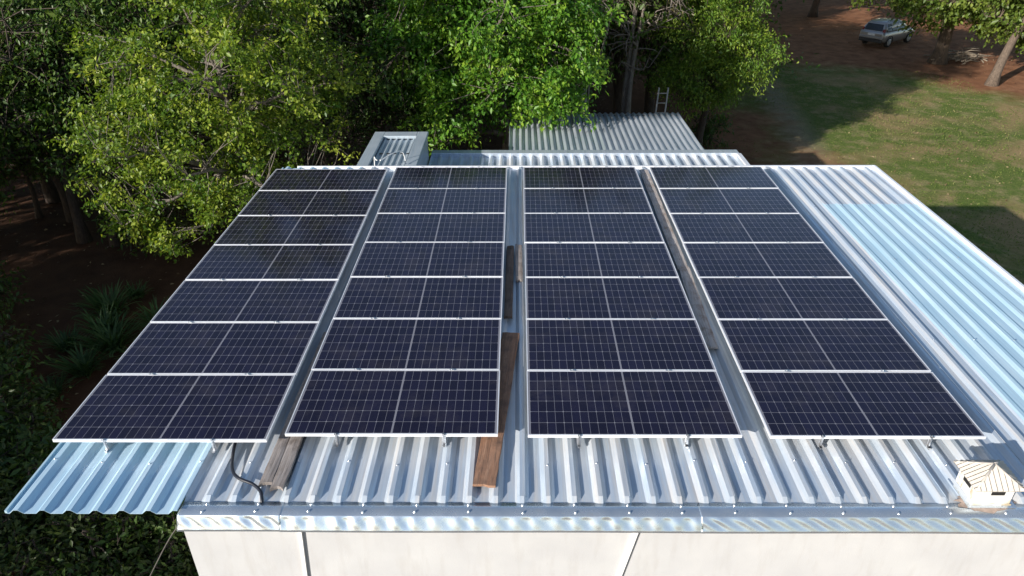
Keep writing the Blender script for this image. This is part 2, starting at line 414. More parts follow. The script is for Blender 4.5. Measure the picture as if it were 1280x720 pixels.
for k, (x0, x1, sk) in enumerate(((1.635, 2.64, .30), (2.63, 6.72, .06), (6.70, 12.4, .42))):
    f = front_flash(x0, x1, 10+k, sk)
    if k == 1: f.v = [(x, y, z-.002) for x, y, z in f.v]
    solidify(bpart('flashing', f, M_flash, fix=True), .003)
# side end of the flashing, back and right trims
bpart('trim', MB().box((XL+.3, YB-.035, ZR-.10), (XR+.05, YB+.02, ZR+.008)), M_alu, bevel=.006)['label'] = 'white ridge trim along the back edge'
bpart('trim', MB().box((XR-.005, YF, ZR-.07), (XR+.045, YB-.04, ZR+.022)), M_alu, bevel=.006)
bpart('trim', MB().box((XL-.018, YF+.002, ZR-.045), (XL+.004, YB-.03, ZR-.012)), M_blue)
# white battens on the wall and sealant lumps
def lean_bar(x0, z0, x1, z1, wd=.035, d=.03):
    y0, y1 = -.85-d, -.848
    return MB().hexa([(x1-wd/2, y0, z1), (x1+wd/2, y0, z1), (x1+wd/2, y1, z1), (x1-wd/2, y1, z1), (x0-wd/2, y0, z0), (x0+wd/2, y0, z0), (x0+wd/2, y1, z0), (x0-wd/2, y1, z0)])
bpart('wall_batten', lean_bar(2.81, -.29, 2.50, G+.02), M_conduit)
bpart('wall_batten', lean_bar(6.11, -.29, 5.20, G+.02), M_conduit)
for k in range(7, 42, 4):
    x = PH+k*PITCH+.08*PITCH+.006
    if x < BX-.1: bpart('sheet_lap', MB().box((x, -.62, ZR-.004), (x+.006, YB-.03, ZR+.0035)), M_roof)
# screws on the ribs, in pairs on the flashing
sc = MB()
rs = random.Random(8)
k = 0
x = PH
while x < XR-.1:
    if k % 2 == 1 and x > 1.7:
        for yy in (-.72, -.81): sc.lathe([(.016, 0), (.016, .004), (.011, .007), (.010, .014), (.001, .016)], (x+rs.uniform(-.01, .01), yy+rs.uniform(-.008, .008), ZP+.010), 8)
    if k % 2 == 0:
        for yy in (-.18, 2.1, 4.4, 6.5): sc.lathe([(.010, 0), (.010, .003), (.007, .005), (.006, .009), (.001, .010)], (x+rs.uniform(-.008, .008), yy+rs.uniform(-.05, .05), ZR+.005), 7)
    x += PITCH; k += 1
o = bpart('roof_screws', sc, M_screw); o['kind'] = 'stuff'

# ------------------------------------------------------------------ solar panels
PW, PHT, RP = 2.278, 1.134, 1.154
def panel_proto():
    t = empty('solar_panel')
    f = MB(); b = .0115
    x0, x1, y0, y1 = 0, PW, 0, PHT
    f.box((x0, y0, -.035), (x1, y0+b, .002)); f.box((x0, y1-b, -.035), (x1, y1, .002))
    f.box((x0, y0+b, -.035), (x0+b, y1-b, .002)); f.box((x1-b, y0+b, -.035), (x1, y1-b, .002))
    f.build('frame', M_alu, t)
    gl = MB(); hx, hy = PW/2-b, PHT/2-b
    gl.face([(b, b, 0), (PW-b, b, 0), (PW-b, PHT-b, 0), (b, PHT-b, 0)], [(-hx, -hy), (hx, -hy), (hx, hy), (-hx, hy)])
    gl.build('cell_glass', M_glass, t)
    bs = MB(); bs.box((b, b, -.012), (PW-b, PHT-b, -.004)); bs.build('backsheet', M_white, t)
    for cx in (.55, 1.70):
        MB().box((cx-.03, PHT-.010, -.03), (cx+.03, PHT+.018, .009)).build('mid_clamp', M_clamp, t, bevel=.002)
        MB().box((cx-.02, .0, ZR+.001), (cx+.02, PHT, -.036)).build('mounting_rail', M_clamp, t)
    return t
proto = panel_proto()
COLX = [0, 2.440, 5.041, 7.613]; COLY = [0, .095, .083, .079]
cname = ['the leftmost of the four columns', 'the second column from the left', 'the third column from the left', 'the rightmost of the four columns']
rname = ['frontmost panel', 'second panel from the front', 'third panel from the front', 'middle panel', 'third panel from the back', 'second panel from the back', 'rearmost panel']
rj = random.Random(21); first = True
for c in range(4):
    for r in range(7):
        o = proto if first else copy_tree(proto); first = False
        o.location = (COLX[c]+rj.uniform(-.004, .004), COLY[c]+r*RP+rj.uniform(-.002, .002), rj.uniform(-.002, .002))
        o.rotation_euler = (rj.uniform(-.003, .003), rj.uniform(-.0015, .0015), rj.uniform(-.001, .001))
        tag(o, 'dark blue solar panel, %s in %s' % (rname[r], cname[c]), 'solar panel', 'solar panels laid in four columns on the roof')
        if r == 0:
            for cx in (.55, 1.70):
                q = MB(); q.box((cx-.018, -.018, -.004), (cx+.022, .011, .007)); q.box((cx-.008, -.014, -.13), (cx+.008, -.007, .004)); q.box((cx-.013, -.04, ZR+.001), (cx+.013, .0, ZR+.022)); q.lathe([(.011, 0), (.011, .008), (.006, .009)], (cx, -.007, .007), 6)
                e = q.build('end_clamp', M_clamp, o); e.visible_shadow = True

# ------------------------------------------------------------------ planks on the roof
def plank(name, cl, wd, th, z, mat, label, seed, notch=0.):
    """cl = (x0,y0)->(x1,y1) centreline front to back; z = underside"""
    r = random.Random(seed); a, b = Vector((*cl[0], 0)), Vector((*cl[1], 0)); d = b-a; L = d.length; d.normalize()
    mb = MB(); n = max(6, int(L/.12)); rows = []
    for i in range(n+1):
        s = L*i/n; e = 0
        wl = wd/2*(1+r.uniform(-.05, .05)); wr = wd/2*(1+r.uniform(-.05, .05)); zz = r.uniform(-.003, .003)
        end = (i in (0, n))
        m = 5 if end else 5
        row = []
        for kx, t in enumerate((-1, -.45, 0, .45, 1)):
            xx = (wl if t < 0 else wr)*t
            yy = s - L/2 + ((r.uniform(-.010, .010)*(1+notch*6)) if end else 0)
            row.append((xx, yy, th+zz+(-.004 if abs(t) == 1 else 0)+r.uniform(-.002, .002)))
        rows.append(row)
    i0 = 0
    for row in rows:
        for p in row: mb.v.append(p)
        for p in row: mb.v.append((p[0], p[1], 0))
    K = 5
    for i in range(n):
        A = i*2*K; B = (i+1)*2*K
        for k in range(K-1):
            mb.f.append((A+k, A+k+1, B+k+1, B+k)); mb.f.append((A+K+k, B+K+k, B+K+k+1, A+K+k+1))
        mb.f.append((A, B, B+K, A+K)); mb.f.append((A+K-1, A+2*K-1, B+2*K-1, B+K-1))
    for A, s in ((0, 1), (n*2*K, -1)):
        for k in range(K-1):
            q = (A+k, A+K+k, A+K+k+1, A+k+1); mb.f.append(q if s > 0 else q[::-1])
    o = mb.build(name, mat, None, bevel=.004)
    c = (a+b)/2; o.location = (c.x, c.y, z); o.rotation_euler = (0, 0, math.atan2(d.y, d.x)-PI/2)
    tag(o, label, 'plank'); return o
GP = 'old wooden planks lying on the roof'
zt = ZR+.003
plank('wooden_plank', ((4.595, -.515), (4.845, 2.24)), .232, .030, zt, M_plank_orange, 'long reddish brown plank sticking out past the panels at the front', 1)['group'] = GP
plank('wooden_plank', ((4.80, 2.62), (4.815, 4.79)), .115, .045, zt, M_plank_brown, 'narrow dark plank lying beside a short grey one between the middle columns', 2)['group'] = GP
plank('wooden_plank', ((4.955, 3.66), (4.945, 4.85)), .112, .035, zt, M_plank_grey, 'short weathered grey plank with broken end beside the narrow dark plank', 3, .5)['group'] = GP
plank('wooden_plank', ((7.497, 4.02), (7.540, 8.30)), .175, .035, zt, M_plank_dark, 'longest grey plank, rear one of two between the two right columns', 4)['group'] = GP
plank('wooden_plank', ((7.43, 1.90), (7.52, 4.09)), .175, .030, zt-.0005, M_plank_dark, 'grey plank, front one of two between the two right columns', 5)['group'] = GP
plank('wooden_plank', ((2.40, -.52), (2.40, 2.2)), .125, .040, zt, M_plank_grey, 'left of two weathered grey planks by the black cable', 6, .5)['group'] = GP
plank('wooden_plank', ((2.535, -.55), (2.53, 2.1)), .135, .040, zt, M_plank_grey, 'right of two weathered grey planks, its front end nearer the flashing', 7, .6)['group'] = GP

# ------------------------------------------------------------------ cables
def spline(pts, n=8):
    P = [Vector(p) for p in pts]; out = []
    for i in range(len(P)-1):
        p0, p1, p2, p3 = P[max(i-1, 0)], P[i], P[i+1], P[min(i+2, len(P)-1)]
        for k in range(n):
            t = k/n; out.append(.5*((2*p1)+(p2-p0)*t+(2*p0-5*p1+4*p2-p3)*t*t+(3*p1-p0-3*p2+p3)*t**3))
    return out+[P[-1]]
o = MB().tube(spline([(1.95, .9, -.10), (1.91, .45, -.115), (1.885, .156, -.122), (1.925, -.09, -.13), (1.99, -.29, -.135), (2.09, -.41, -.133), (2.27, -.50, -.132), (2.37, -.585, -.14), (2.405, -.66, -.165), (2.41, -.69, -.19)]), .017, n=10).build('power_cable', M_black)
tag(o, 'thick black cable snaking from under a solar panel to the front flashing', 'cable')
o = MB().tube(spline([(2.02, 8.66, -.03), (2.05, 8.72, -.04), (2.14, 8.9, -.03), (2.27, 9.15, -.03), (2.38, 9.4, -.10), (2.42, 9.5, -.36)]), .012, n=8).build('bent_cable', M_conduit)
tag(o, 'white cable bent over the back trim onto the dark metal box roof', 'cable')
o = MB().tube(spline([(1.95, 8.66, -.03), (1.91, 8.75, -.05), (1.86, 8.9, -.06), (1.82, 9.05, -.12), (1.80, 9.1, -.36)]), .012, n=8).build('bent_cable', M_conduit)
tag(o, 'short white cable stub standing left of the longer bent one', 'cable')
o = MB().tube(spline([(1.66, -.80, -.31), (1.32, -.80, -.78), (.1, -.80, -2.9), (-1.2, -.80, G+.02)]), .006, n=5).build('stay_wire', M_wire)
tag(o, 'thin stay wire running down from the front left wall corner', 'wire')

# ------------------------------------------------------------------ roof vent
v = empty('roof_vent', (9.36, -.70, -.184), 0, 'small white square roof vent with ribbed pyramid cap at the front right', 'vent')
body = MB(); bw, bd, bh = .37, .30, .255
tk = .012
body.box((0, 0, 0), (bw, tk, bh)); body.box((0, bd-tk, 0), (bw, bd, bh)); body.box((0, tk, 0), (tk, bd-tk, bh)); body.box((bw-tk, tk, 0), (bw, bd-tk, bh))
body.box((-.012, -.012, 0), (bw+.012, 0, .022)); body.box((-.012, 0, 0), (0, bd+.012, .022))
def vent_mat():
    m, nt, b = new_mat('stained_white_paint'); vv = coords(nt, 'Object', (1, 6, 1.5)); n = noise(nt, vv, 4, 5)
    c = mix_c(nt, ramp(nt, n, [(.56, 0.), (.68, .75)]), (.60, .585, .56), (.36, .25, .09)); nt.links.new(c, b.inputs['Base Color']); b.inputs['Roughness'].default_value = .6; return m
body.build('vent_body', vent_mat(), v, bevel=.004)
for a, b_ in (((.15, -.004, .135), (.28, .003, .178)), ((-.004, .09, .135), (.003, .21, .178))):
    MB().box(a, b_).build('vent_opening', M_dark, v)
st = MB(); rv = random.Random(6); cen = (.16, .03, .006); st.v.append(cen)
for k in range(28):
    a = 2*PI*k/28; st.v.append((cen[0]+(.30*rv.uniform(.75, 1.1))*math.cos(a), cen[1]+(.13*rv.uniform(.7, 1.1))*math.sin(a), .0035))
for k in range(28): st.f.append((0, 1+k, 1+(k+1) % 28))
M_seal = simple('stained_sealant', (.42, .32, .26), .7, .1, .35, 14, .4)
st.build('sealant', M_seal, v)
sk = MB(); sk.box((-.05, -.045, .0055), (bw+.05, -.013, .012)); sk.box((-.05, -.012, .0055), (-.013, bd+.04, .012)); sk.box((bw+.013, -.012, .0055), (bw+.05, bd+.04, .012)); sk.build('base_flange', M_flash, v)
cap = MB(); ov = .05; cx, cy, zb, za = bw/2, bd/2, .235, .39
cor = [(-ov, -ov), (bw+ov, -ov), (bw+ov, bd+ov), (-ov, bd+ov)]
for k in range(4):
    a, b_ = Vector((*cor[k], zb)), Vector((*cor[(k+1) % 4], zb)); ap = Vector((cx, cy, za)); nn = 9
    nrm = (b_-a).cross(ap-a).normalized()
    for i in range(nn):
        def pt(s, t): return (a+(b_-a)*s)*(1-t)+ap*t
        s0, s1 = i/nn, (i+1)/nn; sm = s0+.62/nn
        mid = abs((s0+s1)/2-.5)*2; tt = 1-mid if mid < .97 else .03       # flutes run square to the eave
        top = max(.06, min(.97, 1-mid))
        e = (b_-a); cen = (a+b_)/2; up = (ap-cen)
        def q(s, t, h=0): return a+e*s+up*t+nrm*h
        t0, t1, tm = 1-abs(2*s0-1), 1-abs(2*s1-1), 1-abs(2*sm-1)
        cap.face([q(s0, 0, .0), q(sm, 0, .022), q(sm, tm*.985, .022), q(s0, t0*.985, .0)])
        cap.face([q(sm, 0, .022), q(s1, 0, 0), q(s1, t1*.985, 0), q(sm, tm*.985, .022)])
    cap.tube([a+nrm*.0, ap+Vector((0, 0, .006))], .012, .016, 6)
cap.face([(*c, zb-.002) for c in cor][::-1])
cap.build('vent_cap', M_cap, v, fix=False)

# ------------------------------------------------------------------ lower roofs behind the building
an = empty('lean_to', (2.7, 8.65, G), 0, 'low lean-to with a pale ribbed metal roof right behind the building', 'lean-to')
def at_local(mb, e): mb.v = [tuple(Vector(p)-Vector(e.location)) for p in mb.v]; return mb
mb = ribbed(2.72, 10.48, 8.64, 11.78, -1.06, -1.005, .26, .1, 4, seed=31); solidify(at_local(mb, an).build('roof_sheet', M_roof, an, fix=False))
mb = MB().box((2.72, 11.72, -1.06), (10.56, 11.98, -.955)); at_local(mb, an).build('trim', M_shed, an, bevel=.01)
mb = MB().box((10.49, 8.64, -1.08), (10.60, 11.71, -.955)); at_local(mb, an).build('trim', M_alu, an, bevel=.008)
mb = MB(); mb.box((2.75, 11.72, G-.2), (10.45, 11.9, -1.10)); mb.box((10.27, 8.64, G-.2), (10.45, 11.7, -1.10)); at_local(mb, an).build('wall', M_wall, an)

bx = empty('metal_box', (1.43, 8.7, G), 0, 'dark zinc clad box with a recessed ribbed lid behind the rear left of the roof', 'rooftop box')
mb = MB(); mb.box((1.44, 8.72, G-.2), (2.69, 8.76, -.36)); mb.box((1.44, 11.38, G-.2), (2.69, 11.42, -.36)); mb.box((1.44, 8.76, G-.2), (1.48, 11.38, -.36)); mb.box((2.65, 8.76, G-.2), (2.69, 11.38, -.36))
at_local(mb, bx).build('wall', M_shed, bx)
mb = ribbed(1.64, 2.48, 8.90, 11.15, -.40, -.372, .14, .02, 3, seed=5); at_local(mb, bx).build('lid_sheet', M_box, bx, fix=False)
fr = MB()
for a, b_ in (((1.40, 8.69), (1.66, 11.46)), ((2.46, 8.69), (2.72, 11.46))): fr.box((*a, -.375), (*b_, -.30))
fr.box((1.66, 11.12, -.375), (2.46, 11.46, -.302)); fr.box((1.66, 8.69, -.375), (2.46, 8.93, -.302))
at_local(fr, bx).build('lid_rim', M_box, bx, bevel=.012)
for x in (1.74, 1.90, 2.06, 2.22, 2.36): at_local(MB().box((x, 10.02, -.376), (x+.07, 10.07, -.366)), bx).build('lid_dark_bar', M_dark, bx)  # row of short near-black blocks across the middle of the lid

sh = empty('corrugated_shed', (4.7, 13, G), 0, 'open shed with a weathered corrugated zinc roof in front of the trees', 'shed')
mb = MB(); nx, ny = 30*8, 6; idx = []
rsh = random.Random(4)
for j in range(ny+1):
    y = 12.35+(16.72-12.35)*j/ny; row = []
    for i in range(nx+1):
        x = 4.68+5.35*i/nx; z = -1.36-.02*(j/ny)+.026*math.cos(2*PI*i/8)+(.006*math.sin(x*1.3+j*2.1))
        row.append(len(mb.v)); mb.v.append((x, y, z))
    idx.append(row)
for a, b_ in zip(idx, idx[1:]):
    for i in range(nx): mb.f.append((a[i], a[i+1], b_[i+1], b_[i])); mb.smooth.add(len(mb.f)-1)
solidify(at_local(mb, sh).build('corrugated_roof', M_shed, sh, fix=False), .006)
for x in (4.85, 9.85):
    for y in (12.5, 16.5): at_local(MB().tube([(x, y, G-.1), (x, y, -1.47)], .07, .06, 8), sh).build('post', B_brown, sh)
for y in (12.5, 14.5, 16.5): at_local(MB().box((4.72, y-.04, -1.47), (9.99, y+.04, -1.40)), sh).build('rafter', B_brown, sh)

# ladder and board behind the shed
ld = empty('ladder', (9.92, 18.2, G), 0, 'pale wooden ladder leaning behind the corrugated shed roof', 'ladder')
for s in (-.15, .17):
    MB().tube([(s-.40, -.5, 0), (s+.05, .95, 4.1)], .03, .028, 6).build('rail', M_ladder, ld)
for k in range(13):
    t = (k+.7)/13.3; MB().tube([(-.15-.40+.45*t, -.5+1.45*t, 4.1*t), (.17-.40+.45*t, -.5+1.45*t, 4.1*t)], .019, n=6).build('rung', M_ladder, ld)
o = MB().hexa([(-.12, 0, 0), (.12, 0, 0), (.12, .04, 0), (-.12, .04, 0), (-.22, .5, 4.0), (.0, .5, 4.0), (.0, .54, 4.0), (-.22, .54, 4.0)]).build('wooden_board', M_plank_dark); o.location = (7.35, 18.9, G)
tag(o, 'upright grey board propped in the shade behind the corrugated shed', 'board')
o = MB().tube([(7.50, 19.6, G), (7.46, 19.62, -2.6), (7.42, 19.6, -.7)], .035, .025, 6).build('thin_pole', B_pale); tag(o, 'thin bare pole standing beside the propped board', 'pole')

# ------------------------------------------------------------------ foliage tools
def np_mesh(name, V, T, tint, mat):
    me = bpy.data.meshes.new(name); nv, nf = len(V), len(T)
    me.vertices.add(nv); me.vertices.foreach_set('co', V.astype(np.float32).ravel())
    me.loops.add(nf*3); me.loops.foreach_set('vertex_index', T.astype(np.int32).ravel())
    me.polygons.add(nf); me.polygons.foreach_set('loop_start', np.arange(0, nf*3, 3, dtype=np.int32))
    me.update(calc_edges=True)
    at = me.attributes.new('tint', 'FLOAT', 'POINT'); at.data.foreach_set('value', tint.astype(np.float32))
    me.materials.append(mat); me.validate(); return me

def nrmz(a): return a/np.maximum(1e-6, np.linalg.norm(a, axis=1, keepdims=True))
def leaves(P, D, Nn, L, wr, tint, fold=.25):
    """folded leaves: base, two sides, tip"""
    D = nrmz(D); Sx = nrmz(np.cross(D, Nn)); U = np.cross(Sx, D); L = L[:, None]
    a = P; b = P+D*L*.42+Sx*L*wr+U*L*fold*wr; c = P+D*L+U*(-.10*L); d = P+D*L*.42-Sx*L*wr+U*L*fold*wr
    n = len(P); V = np.stack([a, b, c, d], 1).reshape(-1, 3)
    k = np.arange(n)[:, None]*4
    T = np.concatenate([k+np.array([[0, 1, 2]]), k+np.array([[0, 2, 3]])], 0)
    return V, T, np.repeat(tint, 4)

def crown_clusters(rng, blobs, ncl, gap=.35):
    vol = np.array([b[1][0]*b[1][1]*b[1][2] for b in blobs])**(.72); vol = vol/vol.sum(); C = []; O = []
    ph = rng.uniform(0, 6, 3)
    for (c, r), f in zip(blobs, vol):
        n = int(ncl*f); c = np.array(c); r = np.array(r)
        d = nrmz(rng.normal(size=(n*3, 3))); rad = rng.uniform(.3, 1, n*3)**.6
        wob = 1+.22*np.sin(d[:, 0]*3.1+ph[0])*np.sin(d[:, 1]*3.7+ph[1])+.16*np.sin(d[:, 2]*5+ph[2]+d[:, 0]*4)
        p = c+d*r*rad[:, None]*wob[:, None]
        q = np.sin(p[:, 0]*2.1+ph[0])*np.sin(p[:, 1]*2.3+ph[1])*np.sin(p[:, 2]*2.6+ph[2])
        ok = q > -gap; p = p[ok][:n]; d = d[ok][:n]
        C.append(p); O.append(d)
    return np.concatenate(C), np.concatenate(O)

def tree_data(name, seed, base, blobs, ncl, per, L, spread, leafmat, barkmat, r0=.22, wr=.24, droop=.35, gap=.35, lean=(0, 0), nlimb=8, tshift=0., stems=1, flat=.6, twig=.012, pal=None):
    rng = np.random.default_rng(seed); C, O = crown_clusters(rng, blobs, ncl, gap)
    n = len(C); up = np.array([0, 0, 1.])
    o = O*np.array([1, 1, .55])+rng.normal(size=(n, 3))*.45; o = nrmz(o)
    clt = rng.normal(0, .2, n)
    i = np.repeat(np.arange(n), per); m = len(i)
    t = rng.uniform(-1, 1, m); side = rng.normal(size=(m, 3)); side[:, 2] *= flat
    P = C[i]+o[i]*(t*spread)[:, None]+side*(spread*.42)+up*(-(np.maximum(t, 0)**2)*spread*droop)[:, None]
    D = o[i]*.55+rng.normal(size=(m, 3))*.75+up*(-droop); Nn = up*.8+rng.normal(size=(m, 3))*.6+o[i]*.3
    Ls = L*rng.uniform(.45, 1.3, m)
    tint = np.clip(.48+clt[i]+rng.normal(0, .17, m)+.10*t+tshift, 0, 1)
    V, T, tt = leaves(P, D, Nn, Ls, wr, tint)
    crown = np_mesh(name+'_crown', V, T, tt, leafmat)
    # wood
    w = MB(); rr = random.Random(seed); base = Vector(base); cen = Vector(C.mean(0)); ztop = float(np.percentile(C[:, 2], 80))
    nodes = []
    for sidx in range(stems):
        b0 = base+Vector((rr.uniform(-.35, .35), rr.uniform(-.3, .3), 0))*(stems > 1); top = Vector((cen.x+rr.uniform(-.8, .8)*(stems > 1), cen.y+rr.uniform(-.5, .5)*(stems > 1), ztop))
        pts = []; rad = []
        for k in range(11):
            f = k/10; p = b0.lerp(top, f**1.15); p.z = b0.z+(top.z-b0.z)*f
            p += Vector((math.sin(f*5+seed+sidx), math.cos(f*4.3+seed*2+sidx), 0))*.14*math.sin(PI*f)
            pts.append(p); r_ = r0*((1-f)**.75*.88+.10)*(1+.5*max(0, .1-f)/.1)/(1 if stems == 1 else 1.5); rad.append(r_)
            if .3 < f < .85: nodes.append((p, r_))
        pts[0] = pts[0]-Vector((0, 0, .15)); w.tube(pts, 0, 0, 8, True, rad)
    trunk_nodes = list(nodes)
    far = [int(rng.integers(n))]; dmin = np.full(n, 1e9)
    for _ in range(nlimb-1):
        dmin = np.minimum(dmin, np.linalg.norm(C-C[far[-1]], axis=1)); far.append(int(dmin.argmax()))
    for q in far:
        e = Vector(C[q]); cand = [nd for nd in trunk_nodes if nd[0].z < e.z+.4] or trunk_nodes[:2]
        s, rs_ = min(cand, key=lambda nd: (nd[0]-e).length+abs((e.z-nd[0].z)-.5*(e-nd[0]).length)*.7)
        mid = s.lerp(e, .45)+Vector((0, 0, (e-s).length*.16)); pts = []; rad = []
        for k in range(9):
            f = k/8; p = s*(1-f)**2+mid*2*f*(1-f)+e*f*f; p += Vector((rr.uniform(-1, 1), rr.uniform(-1, 1), rr.uniform(-1, 1)))*.07*(0 < k < 8)
            r_ = max(.012, rs_*.62*(1-f)+.012); pts.append(p); rad.append(r_)
            if k > 1: nodes.append((p, r_))
        w.tube(pts, 0, 0, 6, True, rad)
    NP = np.array([tuple(nd[0]) for nd in nodes]); used = np.zeros(len(nodes))
    for k in range(n):
        e = Vector(C[k]); dd = np.linalg.norm(NP-C[k], axis=1)+np.maximum(0, NP[:, 2]-C[k][2])*.6; j = int((dd+used*.16).argmin()); used[j] += 1; s = nodes[j][0]
        if (e-s).length < .1: continue
        tip = e+Vector(o[k])*spread*.9
        mid = s.lerp(e, .5)+Vector((rr.uniform(-1, 1), rr.uniform(-1, 1), rr.uniform(.2, 1)))*(e-s).length*.10
        w.tube([s, mid, e, tip-Vector((0, 0, droop*spread*.5))], 0, 0, 4, False, [min(nodes[j][1]*.6, twig*2.2), twig*1.5, twig, twig*.4])
    wood = w.mesh(name+'_trunk'); wood.materials.append(barkmat)
    return crown, wood

def tree(name, label, cat, seed, base, blobs, *a, group=None, **k):
    b = Vector(base); bl = [(tuple(Vector(c)-b), r) for c, r in blobs]
    cr, wd = tree_data(name, seed, (0, 0, 0), bl, *a, **k)
    e = empty(name, base, 0, label, cat, group)
    for nm, me in (('trunk', wd), ('crown', cr)):
        o = bpy.data.objects.new(nm, me); COL.objects.link(o); o.parent = e
    return e

# ------------------------------------------------------------------ trees one can tell apart
tree('broadleaf_tree', 'large tree with sunlit yellow-green leaves close to the left side of the roof', 'tree', 11, (-3.0, 13.4, G),
     [((-3.0, 12.2, .5), (3.0, 2.5, 2.5)), ((-5.3, 11.9, -1.2), (1.7, 1.5, 1.3)), ((-4.7, 12.3, -2.9), (1.8, 1.4, 1.1)), ((-.8, 12.9, .3), (1.5, 1.5, 1.9)), ((-1.6, 12.7, 2.9), (2.6, 2.1, 1.9)), ((-2.2, 12.6, -2.2), (2.0, 1.6, 1.3))],
     660, 66, .120, .33, L_yellow, B_grey, r0=.22, wr=.30, twig=.007, droop=.3, gap=.12, nlimb=24)
tree('broadleaf_tree', 'bright green leafy tree hanging over the corrugated shed roof', 'tree', 12, (4.6, 18.2, G),
     [((4.1, 15.9, 1.5), (2.7, 1.9, 1.9)), ((2.9, 15.0, -.7), (1.1, 1.0, 1.35)), ((5.9, 15.4, .0), (1.25, 1.1, 1.15)), ((4.5, 15.4, -.2), (1.4, 1.0, 1.1)), ((2.0, 15.6, .7), (1.1, 1.1, 1.3)), ((6.2, 16.2, 1.1), (1.4, 1.4, 1.2)), ((2.6, 16.6, 2.4), (1.9, 1.5, 1.3))],
     700, 74, .150, .38, L_bright, B_grey, r0=.20, wr=.27, twig=.008, droop=.55, gap=.2, nlimb=12)
tree('feathery_tree', 'fine-leaved bright green tree drooping right of the ladder', 'tree', 13, (12.6, 23.8, G),
     [((11.9, 22.3, .5), (2.0, 1.6, 1.7)), ((13.4, 22.2, -.6), (1.4, 1.2, 1.3)), ((11.4, 22.1, -1.5), (1.2, 1.1, 1.1)), ((12.5, 22.3, -1.8), (1.0, 1.0, .8)), ((12.8, 22.8, 3.6), (2.6, 2.0, 2.6))],
     640, 90, .13, .40, L_fine, B_brown, r0=.17, wr=.18, twig=.007, droop=.7, gap=.25, nlimb=10)
tree('bare_tree', 'grey half-bare tree wrapped in brown vines behind the shed', 'tree', 14, (9.2, 20.8, G),
     [((8.9, 21.2, .6), (1.5, 1.1, 1.7)), ((9.8, 21.4, 2.6), (2.2, 1.6, 1.9)), ((8.0, 21.2, 2.2), (1.2, 1.0, 1.5))],
     230, 9, .10, .36, L_dry, B_grey, r0=.20, wr=.24, droop=.5, gap=.5, nlimb=16, stems=3, twig=.014)
tree('broadleaf_tree', 'dark leafy tree with a thick trunk on bare soil beside the silver car', 'tree', 15, (31.8, 41.2, G),
     [((30.2, 39.8, -1.0), (2.9, 2.4, 2.1)), ((33.8, 39.6, -.9), (3.1, 2.6, 2.2)), ((32.2, 40.5, 2.6), (4.6, 4.0, 2.8)), ((29.0, 40.6, -.4), (1.8, 1.8, 1.6))],
     480, 50, .26, .55, L_broad, B_mid, r0=.46, wr=.30, droop=.3, gap=.3, nlimb=12)
tree('broadleaf_tree', 'leafy tree with a slanting pale trunk at the right edge of the lawn', 'tree', 16, (31.9, 35.4, G),
     [((35.2, 36.8, -1.7), (3.0, 2.2, 1.9)), ((33.4, 38.2, -1.7), (1.8, 1.5, 1.3)), ((35.5, 37.8, 1.8), (4.2, 3.2, 2.4)), ((33.2, 36.9, -1.0), (1.9, 1.6, 1.6))],
     400, 48, .26, .55, L_broad, B_mid, r0=.28, wr=.30, droop=.3, gap=.3, nlimb=10)
tree('broadleaf_tree', 'tree whose lowest branches hang into view above the silver car', 'tree', 17, (30.0, 58.5, G),
     [((32.4, 54.0, -2.0), (2.9, 2.0, 1.9)), ((29.5, 57.0, 1.4), (5.0, 4.5, 3.2))],
     300, 36, .30, .6, L_broad, B_brown, r0=.34, wr=.28, droop=.4, gap=.3, nlimb=10)

# ------------------------------------------------------------------ forest: three kinds, copied
FOREST = 'trees of the dark forest behind the building'
kinds = []
for k, (lm, seed, L, lab) in enumerate(((L_dark, 41, .20, 'dense dark green tree in the forest behind the building'), (L_mid, 42, .17, 'mid green tree with loose leaf sprays in the forest behind the building'), (L_dark, 43, .15, 'small-leaved dark tree in the forest behind the building'))):
    rr = random.Random(seed); bl = [((0, 0, 6.0), (3.0, 2.9, 2.6))]
    for q in range(6):
        an_ = q*PI/3+rr.uniform(-.4, .4); bl.append(((2.3*math.cos(an_), 2.3*math.sin(an_), rr.uniform(3.2, 7.2)), (rr.uniform(1.3, 2.0), rr.uniform(1.3, 2.0), rr.uniform(1.1, 1.7))))
    cr, wd = tree_data('forest_tree', seed, (0, 0, 0), bl, 400, 30, L, .5, lm, B_brown, r0=.20, wr=.25, droop=.4, gap=.3, nlimb=10)
    kinds.append((cr, wd, lab))
rf = random.Random(77)
def forest(x, y, s, k, group=FOREST, lab=None):
    cr, wd, lb = kinds[k]
    e = empty('forest_tree', (x, y, G), rf.uniform(0, 6.28), lab or lb, 'tree', group); e.scale = (s, s, s*rf.uniform(.92, 1.15))
    for nm, me in (('trunk', wd), ('crown', cr)):
        o = bpy.data.objects.new(nm, me); COL.objects.link(o); o.parent = e
